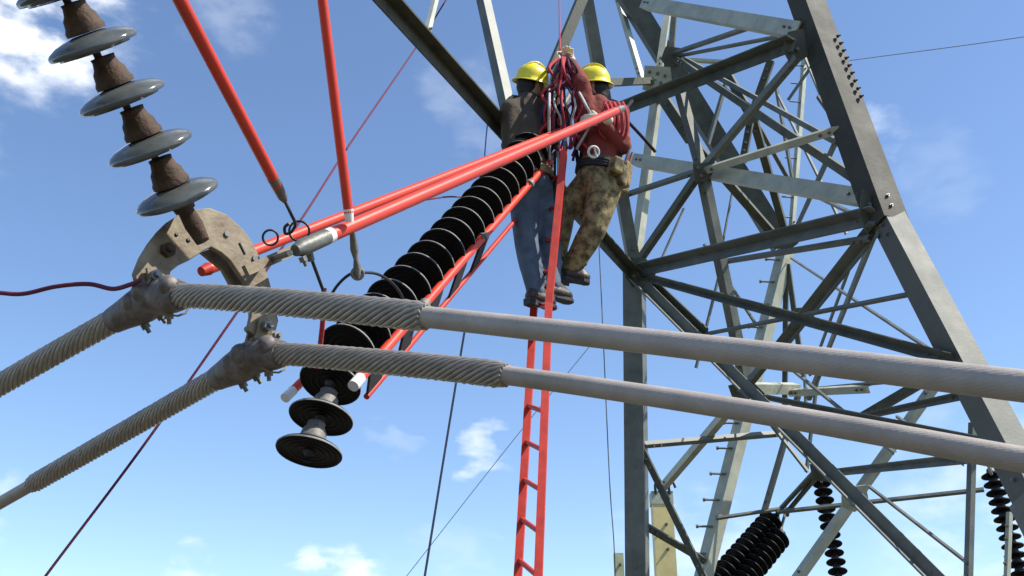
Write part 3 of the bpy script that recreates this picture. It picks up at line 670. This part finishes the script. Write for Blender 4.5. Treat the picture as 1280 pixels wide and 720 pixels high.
def person(label, J, face, mats):
    """J: joints in the place; face: direction the head looks"""
    t = thing('person', label, 'person', J['pel'] + Vector((0, 0, -.95)), 'line workers at the crossarm')
    f = face.normalized(); up = Vector((0, 0, 1)); up = (J['head'] - J['neck']).normalized(); f = (f - up * f.dot(up)).normalized(); sdv = f.cross(up)
    h = J['head']
    caps = [(h + up * .03, .092, h - up * .03 + f * .012, .078), (h - up * .05 + f * .045, .045, h - up * .085 + f * .055, .032), (h + f * .085 - up * .005, .013, h + f * .108 - up * .03, .016),
            (h + f * .072 - up * .062 + sdv * .018, .012, h + f * .072 - up * .062 - sdv * .018, .012), (h + f * .075 + up * .028 - sdv * .04, .016, h + f * .075 + up * .028 + sdv * .04, .016)]
    for sg in (-1, 1): caps.append((h + sdv * sg * .083 + up * .012, .02, h + sdv * sg * .082 - up * .022, .014))
    caps.append((h - up * .07 - f * .01, .058, J['neck'], .062))
    def body(k, e):
        c = [(J['neck'] - up * .03, .075 + e, J['chest'], .125 + e), (J['chest'], .135 + e, J['waist'], .125 + e), (J['waist'], .125 + e, J['pel'], .135 + e)]
        for s in 'lr':
            c += [(J['neck'] - up * .05, .06 + e, J['sh' + s], .062 + e), (J['sh' + s], .062 + e, J['chest'], .105 + e), (J['sh' + s], .060 + e, J['el' + s], .045 + e), (J['el' + s], .044 + e, J['wr' + s], .030 + e)]
        return c
    def legs(e):
        c = [(J['waist'].lerp(J['pel'], .55), .125 + e, J['pel'], .135 + e)]
        for s in 'lr':
            c += [(J['pel'], .12 + e, J['hip' + s], .092 + e), (J['hip' + s], .092 + e, J['kn' + s], .062 + e), (J['kn' + s], .062 + e, J['kn' + s].lerp(J['an' + s], .35), .060 + e), (J['kn' + s].lerp(J['an' + s], .35), .060 + e, J['an' + s], .040 + e)]
        return c
    allc = caps + body(0, 0) + legs(0)
    for s in 'lr': allc += hand_caps(J['wr' + s], J['hd' + s] - J['wr' + s], J['th' + s], .8, .75) + [(J['an' + s], .03, J['an' + s].lerp(J['to' + s], .6) + Vector((0, 0, .01)), .02)]
    remesh('body', allc, .011, 3, M['skin'], t)
    for sg in (-1, 1):
        mb = MB(); mb.lathe([(.012 * math.sin(k * math.pi / 8) + 1e-4, -.012 * math.cos(k * math.pi / 8)) for k in range(9)], 10, M4=axis_mat(h + f * .083 + sdv * sg * .033 + up * .004, f)); part('eye', mb, M['eye'], t)
    # clothes with folds: extra small ridges across joints
    jc = body(1, .016)
    for s in 'lr':
        for k in range(5):
            p = J['sh' + s].lerp(J['el' + s], .25 + .18 * k); off = Vector((random.uniform(-1, 1), random.uniform(-1, 1), random.uniform(-1, 1))) * .02; jc.append((p + off, .058, p - off * .6, .056))
    for k in range(9):
        p = J['chest'].lerp(J['pel'], k / 9); o1 = Vector((random.uniform(-1, 1), random.uniform(-1, 1), random.uniform(-.5, .5))).normalized(); o2 = o1.cross(up).normalized()
        jc.append((p + o1 * .115, .042, p + o1 * .09 + o2 * .09, .034))
    jc += [(J['neck'] + up * .015 + f * .01, .072, J['neck'] - up * .05, .088)]
    remesh('jacket', jc, .012, 2, M[mats['top']], t)
    remesh('hair', [(h + up * .035 - f * .012, .094, h - up * .015 - f * .028, .082), (h - up * .03 - f * .03, .076, h - up * .07 - f * .028, .06)], .010, 2, M['hair'], t)
    lc = legs(mats['bag'])
    for s in 'lr':
        for (a_, b_) in (('hip', 'kn'), ('kn', 'an')):
            for k in range(6):
                p = J[a_ + s].lerp(J[b_ + s], .12 + .15 * k); ax_ = (J[b_ + s] - J[a_ + s]).normalized(); o1 = ax_.orthogonal().normalized(); o1 = (Matrix.Rotation(random.uniform(0, 6.28), 3, ax_) @ o1); o2 = ax_.cross(o1); rr = (.055 if a_ == 'hip' else .045) + mats['bag'] - .012
                lc.append((p + o1 * rr, .032, p + (o1 * .4 + o2).normalized() * rr + ax_ * .02, .026))
    remesh('trousers', lc, .012, 2, M[mats['legs']], t)
    for s in 'lr':
        an = J['an' + s]; to = J['to' + s]; d = (to - an); dh = Vector((d.x, d.y, 0)).normalized(); sole = to.z - .04
        sh_ = (J['kn' + s] - an).normalized(); heel = an - dh * .035 + Vector((0, 0, -.055)); to = to + dh * .02; to.z = heel.z + (to.z - heel.z) * .5; sw = dh.cross(Vector((0, 0, 1)))
        bc = [(an + sh_ * .10, .055, an, .050), (an, .050, heel, .042), (an + dh * .02, .044, to + Vector((0, 0, .0)), .036)]
        for q in (-1, 1): bc += [(heel + sw * .012 * q, .036, to + sw * .016 * q - dh * .02, .033)]
        b = remesh('boot', bc, .009, 2, M['boot'], t)
        fd = (to - heel).normalized(); fn = sw.cross(fd); fn = fn if fn.z > 0 else -fn; L0 = heel - fd * .045 - fn * .036; LL = (to - heel).length
        pl = [(-.0, .030), (.04, .036), (.10, .028), (.16, .034), (LL + .04, .040), (LL + .075, .026), (LL + .082, 0)]
        poly = [L0 + fd * u_ + sw * v_ for u_, v_ in pl] + [L0 + fd * u_ - sw * v_ for u_, v_ in reversed(pl[:-1])]
        mb = MB(); mb.prism(poly, fn, .022); mb.prism([p_ - fn * .02 for p_ in (L0 + sw * .03, L0 + sw * .034 + fd * .07, L0 - sw * .034 + fd * .07, L0 - sw * .03)], fn, .026); part('sole', mb, M['blackm'], b)
        g_ = remesh('glove', [(J['wr' + s] - (J['hd' + s] - J['wr' + s]).normalized() * .05, .042, J['wr' + s], .036)] + hand_caps(J['wr' + s], J['hd' + s] - J['wr' + s], J['th' + s], 1.15, .75), .0065, 1, M['glove'], t)
    # helmet: shell with brim, ridge and peak
    hu = (up + mats['tilt']).normalized(); hm = axis_mat(h + up * .045, hu); fx = (hm.inverted().to_3x3() @ f); ang = math.atan2(fx.y, fx.x)
    mb = MB(); vs = []; fs = []; seg = 32; rings = [(1.22, -.010), (1.2, -.004), (1.02, .006), (1.0, .035), (.95, .065), (.84, .092), (.65, .114), (.4, .128), (.15, .133), (.001, .134)]
    for (k, z) in rings:
        for i in range(seg):
            t_ = 2 * math.pi * i / seg; peak = max(0, math.cos(t_ - ang)) ** 3 * (.25 if k > 1.05 else 0); el = 1 + .10 * abs(math.cos(t_ - ang))
            rr = .112 * k * el * (1 + peak); vs.append(hm @ Vector((rr * math.cos(t_), rr * math.sin(t_), z - peak * .05)))
    for j in range(len(rings) - 1):
        for i in range(seg): i2 = (i + 1) % seg; fs.append([j * seg + i, j * seg + i2, (j + 1) * seg + i2, (j + 1) * seg + i])
    mb.add(vs, fs, 0, True); ho = part('helmet', mb, M['helmet'], t); so = ho.modifiers.new('so', 'SOLIDIFY'); so.thickness = .004
    mb = MB(); c0 = h + up * .045
    for off in (-.03, 0, .03):
        mb.tube([c0 + (f - hu * f.dot(hu)).normalized() * .112 * math.cos(q) + sdv * off + hu * (.02 + .118 * math.sin(q)) for q in [.25 + k * .22 for k in range(13)]], .007, 6)
    part('helmet_ridge', mb, M['helmet'], ho)
    # harness belt
    bu = (J['waist'] - J['pel']).normalized(); c0 = J['waist'].lerp(J['pel'], .62); x = bu.orthogonal().normalized(); y = bu.cross(x)
    mb = MB(); 
    for z in (-.02, 0, .02): mb.tube([c0 + bu * z + (x * math.cos(k * math.pi / 10) + y * math.sin(k * math.pi / 10)) * .162 for k in range(21)], .014, 6)
    belt = part('tool_belt', mb, M[mats['belt']], t)
    for k, dirn in enumerate(mats['pouches']):
        dv = dirn.normalized(); p = c0 + dv * .19 + bu * (-.07 + .04 * (k % 2)); tt = bu.cross(dv).normalized()
        hw = (.055, .042, .05, .038)[k % 4]; hh = (.085, .06, .11, .075)[k % 4]; dp_ = (.038, .05, .032, .045)[k % 4]; p = p + bu * (.0, -.03, .03, -.08)[k % 4]
        mb = MB(); mb.box(p, tt * hw, dv * dp_, bu * hh); po = part('pouch', mb, M['leather' if k % 2 == 0 else 'khaki'], belt); bv = po.modifiers.new('bv', 'BEVEL'); bv.width = .018; bv.segments = 3
        if k % 2 == 0:
            for q_ in range(3):
                b0 = p + tt * hw * (.5 - .5 * q_) + bu * hh * .8; mb = MB(); mb.tube([b0, b0 + bu * (.07 + .03 * q_) + dv * .01 * q_], .010, 6); part('tool', mb, M[('blackm', 'red_old', 'cap_grey')[q_]], t)
    for s, sg in (('l', -1), ('r', 1)):
        mb = MB(); pth = bez([c0 + bu * .02 + (J['sh' + s] - J['neck']).normalized() * .12, J['chest'].lerp(J['sh' + s], .35) - f * .15, J['sh' + s].lerp(J['neck'], .4) + up * .075, J['chest'].lerp(J['sh' + s], .3) + f * .15, c0 + f * .15 + bu * .02], 6); mb.tube(pth, .016, 6); part('harness_strap', mb, M['black_cloth'], t)
    return t
V = Vector
# the worker in the brown jacket
J = dict(head=P(663, 109, 7.30), neck=P(659, 126, 7.24), chest=P(656, 163, 7.16), waist=P(658, 200, 7.03), pel=P(663, 236, 6.95),
         shl=P(638, 138, 7.12), elh=None, shr=P(680, 136, 7.28), ell=P(639, 190, 6.98), wrl=P(668, 206, 7.28), hdl=P(682, 206, 7.36), elr=P(693, 116, 7.42), wrr=P(700, 82, 7.5), hdr=P(704, 60, 7.55),
         hipl=P(655, 242, 6.88), hipr=P(673, 242, 6.98), knl=P(658, 304, 6.70), knr=P(686, 298, 6.84), anl=P(669, 362, 6.50), anr=P(690, 355, 6.62), tol=P(686, 376, 6.56), tor=P(707, 368, 6.68))
J['thl'] = V((0, 0, 1)); J['thr'] = V((1, 0, 0))
person('line worker in yellow helmet, brown jacket and blue jeans on the red ladder', J, V((.75, .65, .05)), dict(top='jacket', legs='jeans', tilt=V((0, -.5, 0)), bag=.02, belt='leather', pouches=[V((-1, .1, 0))]))
# the worker with maroon shirt
J = dict(head=P(743, 112, 7.26), neck=P(746, 129, 7.20), chest=P(750, 164, 7.12), waist=P(753, 196, 7.02), pel=P(748, 226, 6.96),
         shl=P(730, 137, 7.12), shr=P(774, 142, 7.10), ell=P(727, 104, 7.12), wrl=P(714, 80, 7.32), hdl=P(706, 64, 7.5), elr=P(776, 182, 6.95), wrr=P(750, 150, 6.86), hdr=P(734, 150, 6.88),
         hipl=P(737, 232, 7.0), hipr=P(756, 236, 6.88), knl=P(703, 266, 6.98), knr=P(742, 286, 6.78), anl=P(694, 326, 6.92), anr=P(715, 334, 6.80), tol=P(707, 343, 6.92), tor=P(728, 350, 6.76))
J['thl'] = V((-1, 0, 0)); J['thr'] = V((0, 0, 1))
person('line worker in yellow helmet, maroon shirt and khaki trousers reaching up beside the tower', J, V((-.85, .3, .25)), dict(top='maroon', legs='khaki', tilt=V((.12, -.42, 0)), bag=.028, belt='black_cloth', pouches=[V((1, -.45, 0)), V((.55, -.9, 0)), V((.95, .3, 0)), V((.85, -.7, 0))]))

# ------------------------------------------------------------------ ropes
def rope(pxs, r, m, label, cat='rope', n=10, group=None, name='rope', seg=7):
    return solo(name, MB().tube(bez([P(*q) for q in pxs], n), r, seg), M[m], label, cat, group)
rope([(560, -4, 8.6), (523, 55, 8.1), (440, 176, 6.4), (378, 272, 5.4), (298, 388, 4.9), (180, 556, 4.6), (57, 720, 4.4), (0, 800, 4.3)], .0065, 'rope_maroon', 'long thin maroon rope slanting from the crossarm past the yoke to below')
rope([(-40, 360, 3.7), (0, 366, 3.68), (30, 367, 3.66), (70, 358, 3.62), (110, 355, 3.6), (140, 361, 3.57), (162, 356, 3.5), (176, 350, 3.46)], .0085, 'rope_maroon', 'wavy maroon rope running in from the side to the upper clamp')
rope([(583, 400, 8.0), (560, 540, 7.6), (531, 720, 7.0), (520, 790, 6.8)], .009, 'rope_grey', 'thin grey hand line hanging below the insulator cradle')
rope([(748, 290, 8.4), (754, 420, 8.1), (762, 600, 7.7), (768, 690, 7.5), (770, 800, 7.3)], .0045, 'rope_grey', 'very thin grey line hanging straight between the ladder and tower leg')
rope([(699, -6, 9), (700, 62, 7.55)], .006, 'rope_red', 'thin red line dropping from above to the raised gloves')
rope([(694, 78, 7.4), (684, 92, 7.35), (678, 104, 7.3)], .008, 'rope_blue', 'short blue rope tail beside the raised glove')
rope([(611, 140, 8.4), (607, 180, 8.3), (604, 230, 8.1)], .006, 'rope_blue', 'thin dark blue line hanging beside the brown jacket')
rope([(783, 150, 7.4), (800, 168, 7.5), (816, 186, 7.6), (819, 190, 7.6)], .013, 'rope_black', 'stiff dark stick with red tip poking out beside the maroon shirt', 'stick', name='tool_stick')
rope([(790, 126, 7.3), (781, 140, 7.2), (776, 165, 7.05), (775, 192, 6.9)], .014, 'rope_black', 'black safety lanyard clipped from the strut to the tool belt', 'lanyard', name='safety_lanyard')
rope([(585, 247, 6.6), (560, 246, 5.9), (530, 250, 5.4)], .005, 'rope_maroon', 'thin maroon cord drooping off the rear strain pole', 'cord', name='cord')
tone = ['outermost beside the brown jacket', 'second beside the brown jacket', 'near the brown jacket', 'just off the middle', 'in the middle', 'crossing the middle', 'behind the middle ones', 'amid the rest', 'nearer the maroon shirt', 'near the maroon shirt', 'next to the maroon shirt', 'second beside the maroon shirt', 'outermost beside the maroon shirt']
cols = ['rope_blue', 'rope_white', 'rope_red', 'rope_red', 'rope_white', 'rope_blue', 'rope_red', 'rope_black', 'rope_white', 'rope_maroon', 'rope_red', 'rope_maroon', 'rope_white']
words = {'rope_blue': 'blue', 'rope_white': 'white', 'rope_red': 'red', 'rope_black': 'black', 'rope_maroon': 'dark maroon'}
for k, c in enumerate(cols):
    x1 = 678 + k * 4.6; z0 = 7.42; zz = 7.0 + random.uniform(-.12, .15)
    pth = [(703 + random.uniform(-4, 4), 72, z0), (700 + (x1 - 705) * .35 + random.uniform(-5, 5), 98, 7.3), (x1 + random.uniform(-5, 5), 128, zz), (x1 + random.uniform(-6, 6), 152, zz), (x1 * .6 + 282 + random.uniform(-6, 6), 176 + random.uniform(-8, 30), zz + .05)]
    rope(pth, random.uniform(.006, .010), c, words[c] + ' rope of the bunch below the raised gloves, ' + tone[k], group='ropes bunched between the workers', n=8)
tw = ['thick red', 'dark maroon', 'thin black', 'thick maroon', 'slim red', 'dark blue', 'loose red', 'loose maroon', 'knotted red', 'knotted black']
for k in range(10):
    c = ('rope_red', 'rope_maroon', 'rope_black', 'rope_maroon', 'rope_red', 'rope_blue', 'rope_red', 'rope_maroon', 'rope_red', 'rope_black')[k]; xx = 684 + k * 5
    pp = [(704 + random.uniform(-6, 6), 66, 7.5)]
    for j in range(7): pp.append((xx + random.uniform(-11, 11) + (j < 2) * (704 - xx) * .5, 84 + j * 17, 7.2 - j * .03 + random.uniform(-.1, .1)))
    rope(pp, (.012, .009, .007, .012, .008, .008, .010, .010, .011, .009)[k], c, tw[k] + ' rope weaving down through the bunch between the two line workers', group='ropes weaving between the workers', n=6)
for k in range(4):
    x0 = (700, 706, 694, 698)[k]; c = ('rope_maroon', 'rope_red', 'rope_black', 'rope_white')[k]
    rope([(x0, 190, 7.05), (x0 - 3 + k, 240, 6.95), (x0 - 8 + 2 * k, 300, 6.75)], .010, c, words[c] + ' rope end trailing down beside the ladder rail at knee height', group='rope ends below the workers')
for k in range(5):
    x0 = 756 + k * 5.5
    rope([(x0, 128, 7.02), (x0 + 5, 140, 6.92), (x0 + 6, 158, 6.88), (x0 + 2, 172, 6.9), (x0 - 6, 164, 6.9), (x0 - 5, 146, 6.94), (x0, 130, 7.0)], .011, 'rope_red', 'red rope loop slung over the maroon shirt, ' + ('closest to the raised arm', 'second from the raised arm', 'middle one of five', 'second from the lanyard', 'closest to the black lanyard')[k], group='red rope loops on the shoulder', n=6, name='rope_loop')
t = thing('carabiner', 'bright steel carabiner clipped at the belt above the khaki trousers', 'carabiner', P(742, 190, 6.68))
part('ring', ring(P(742, 190, 6.66), (CAM - P(742, 190, 6.66)).normalized() + V((.3, 0, 0)), .036, .008), M['white'], t)
part('gate', MB().tube([P(743, 184, 6.66), P(746, 196, 6.66)], .007, 6), M['white'], t)

# far wires
rope([(1000, 86, 60), (1060, 76, 58), (1280, 46, 52), (1700, -20, 46)], .026, 'wire_far', 'faint far overhead wire crossing the sky beside the near leg', 'wire', name='overhead_wire')
rope([(470, 770, 40), (510, 718, 40), (645, 546, 40), (760, 405, 40)], .016, 'wire_far', 'faint far diagonal wire behind the ladder', 'wire', name='overhead_wire')

# ------------------------------------------------------------------ insulator strings on the far side of the tower
def far_string(label, x0, y0, x1, y1, z0, z1, dia, n, group=None, head=None):
    p0 = P(x0, y0, z0); p1 = P(x1, y1, z1); d = (p0 - p1).normalized()
    t = thing('insulator_string', label, 'insulator', p1, group)
    sp = (p0 - p1).length / n; k = dia / .304
    sm_ = shell_mesh('far_shell', dia / 2, M['glaze_dark'], M['glaze_dark'], 20); cm_ = cap_mesh('far_cap', k, M['blackm'], min(.12, sp / k * .62)); pm_ = pin_mesh('far_pin', k, -sp * .5, M['blackm'])
    string_discs(t, [p1 + d * sp * (i + .5) for i in range(n)], [d] * n, sm_, cm_, pm_)
    mb = MB(); mb.tube([p0 - d * sp * .5, p0 + d * .12] if not head else [p0 - d * sp * .5, P(*head)], .016, 8); part('link', mb, M['steel_bolt'], t)
    return t
far_string('thin dark insulator string hanging from the strut crossing beneath the lower conductor', 1026, 598, 1052, 742, 13.2, 12.2, .24, 13, head=(1021, 575, 9.3))
far_string('dark insulator string hanging beside the near tower leg', 1238, 588, 1284, 745, 12.0, 11.2, .25, 14, head=(1226, 556, 6.2))
far_string('upper of two fat black insulator strings slanting beneath the step bolt leg', 968, 648, 888, 738, 10.9, 10.2, .29, 13, 'twin slanting strings', head=(985, 628, 11))
far_string('lower of two fat black insulator strings slanting beneath the step bolt leg', 976, 668, 916, 742, 10.7, 10.1, .27, 11, 'twin slanting strings', head=(982, 640, 10.9))
for (a_, b_, lab) in (((1020, 588, 9.4), (972, 640, 10.9), 'longer dark tie bar leading down to the twin black insulator strings'), ((1022, 594, 9.5), (984, 640, 10.8), 'slimmer dark tie bar beneath the longer one above the twin insulators')):
    t = thing('tie_bar', lab, 'bar', P(*a_)); part('bar', MB().tube([P(*a_), P(*b_)], .026, 8), M['galv_dark'], t); part('eye', ring(P(*b_), Vector((1, 0, 0)), .04, .014), M['steel_bolt'], t)

# pale posts beyond the tower leg
t = thing('yellow_post', 'pale yellow post with grey capped top beyond the vertical tower leg', 'post', Vector((P(826, 700, 12.5).x, P(826, 700, 12.5).y, 0)))
top = P(827, 632, 12.5); hx = Vector((.125, 0, 0)); hy = Vector((0, .1, 0)); bot = P(829, 720, 12.3); 
mb = MB(); mb.box(Vector((top.x, top.y, top.z / 2)), hx, hy, Vector((0, 0, top.z / 2))); o = part('shaft', mb, M['yellow_post'], t)
mb = MB(); mb.box(top + Vector((0, 0, .08)), hx * 1.08, hy * 1.08, Vector((0, 0, .08))); part('cap', mb, M['galv_pale'], t)
for sx in (-.08, .09): mb = MB(); mb.tube(bez([top + Vector((sx, -.11, .12)), top + Vector((sx, -.12, .24)), top + Vector((sx + .05, -.11, .27)), top + Vector((sx + .08, -.11, .2))], 4), .018, 6); part('hook', mb, M['blackm'], t)
for z in (-.25, -.55, -.95): mb = MB(); mb.bolt(top + Vector((.03, -.1, z)), Vector((0, -1, 0)), .02, .02); part('bolt', mb, M['steel_bolt'], t)
t = thing('green_post', 'short pale green post top beside the vertical tower leg with thin line above', 'post', Vector((P(774, 705, 13).x, P(774, 705, 13).y, 0)))
top = P(773, 692, 13); mb = MB(); mb.box(Vector((top.x, top.y, top.z / 2)), Vector((.06, 0, 0)), Vector((0, .06, 0)), Vector((0, 0, top.z / 2))); part('shaft', mb, M['green_post'], t)
mb = MB(); mb.bolt(top + Vector((.01, -.06, -.15)), Vector((0, -1, 0)), .02, .02); part('bolt', mb, M['steel_bolt'], t)
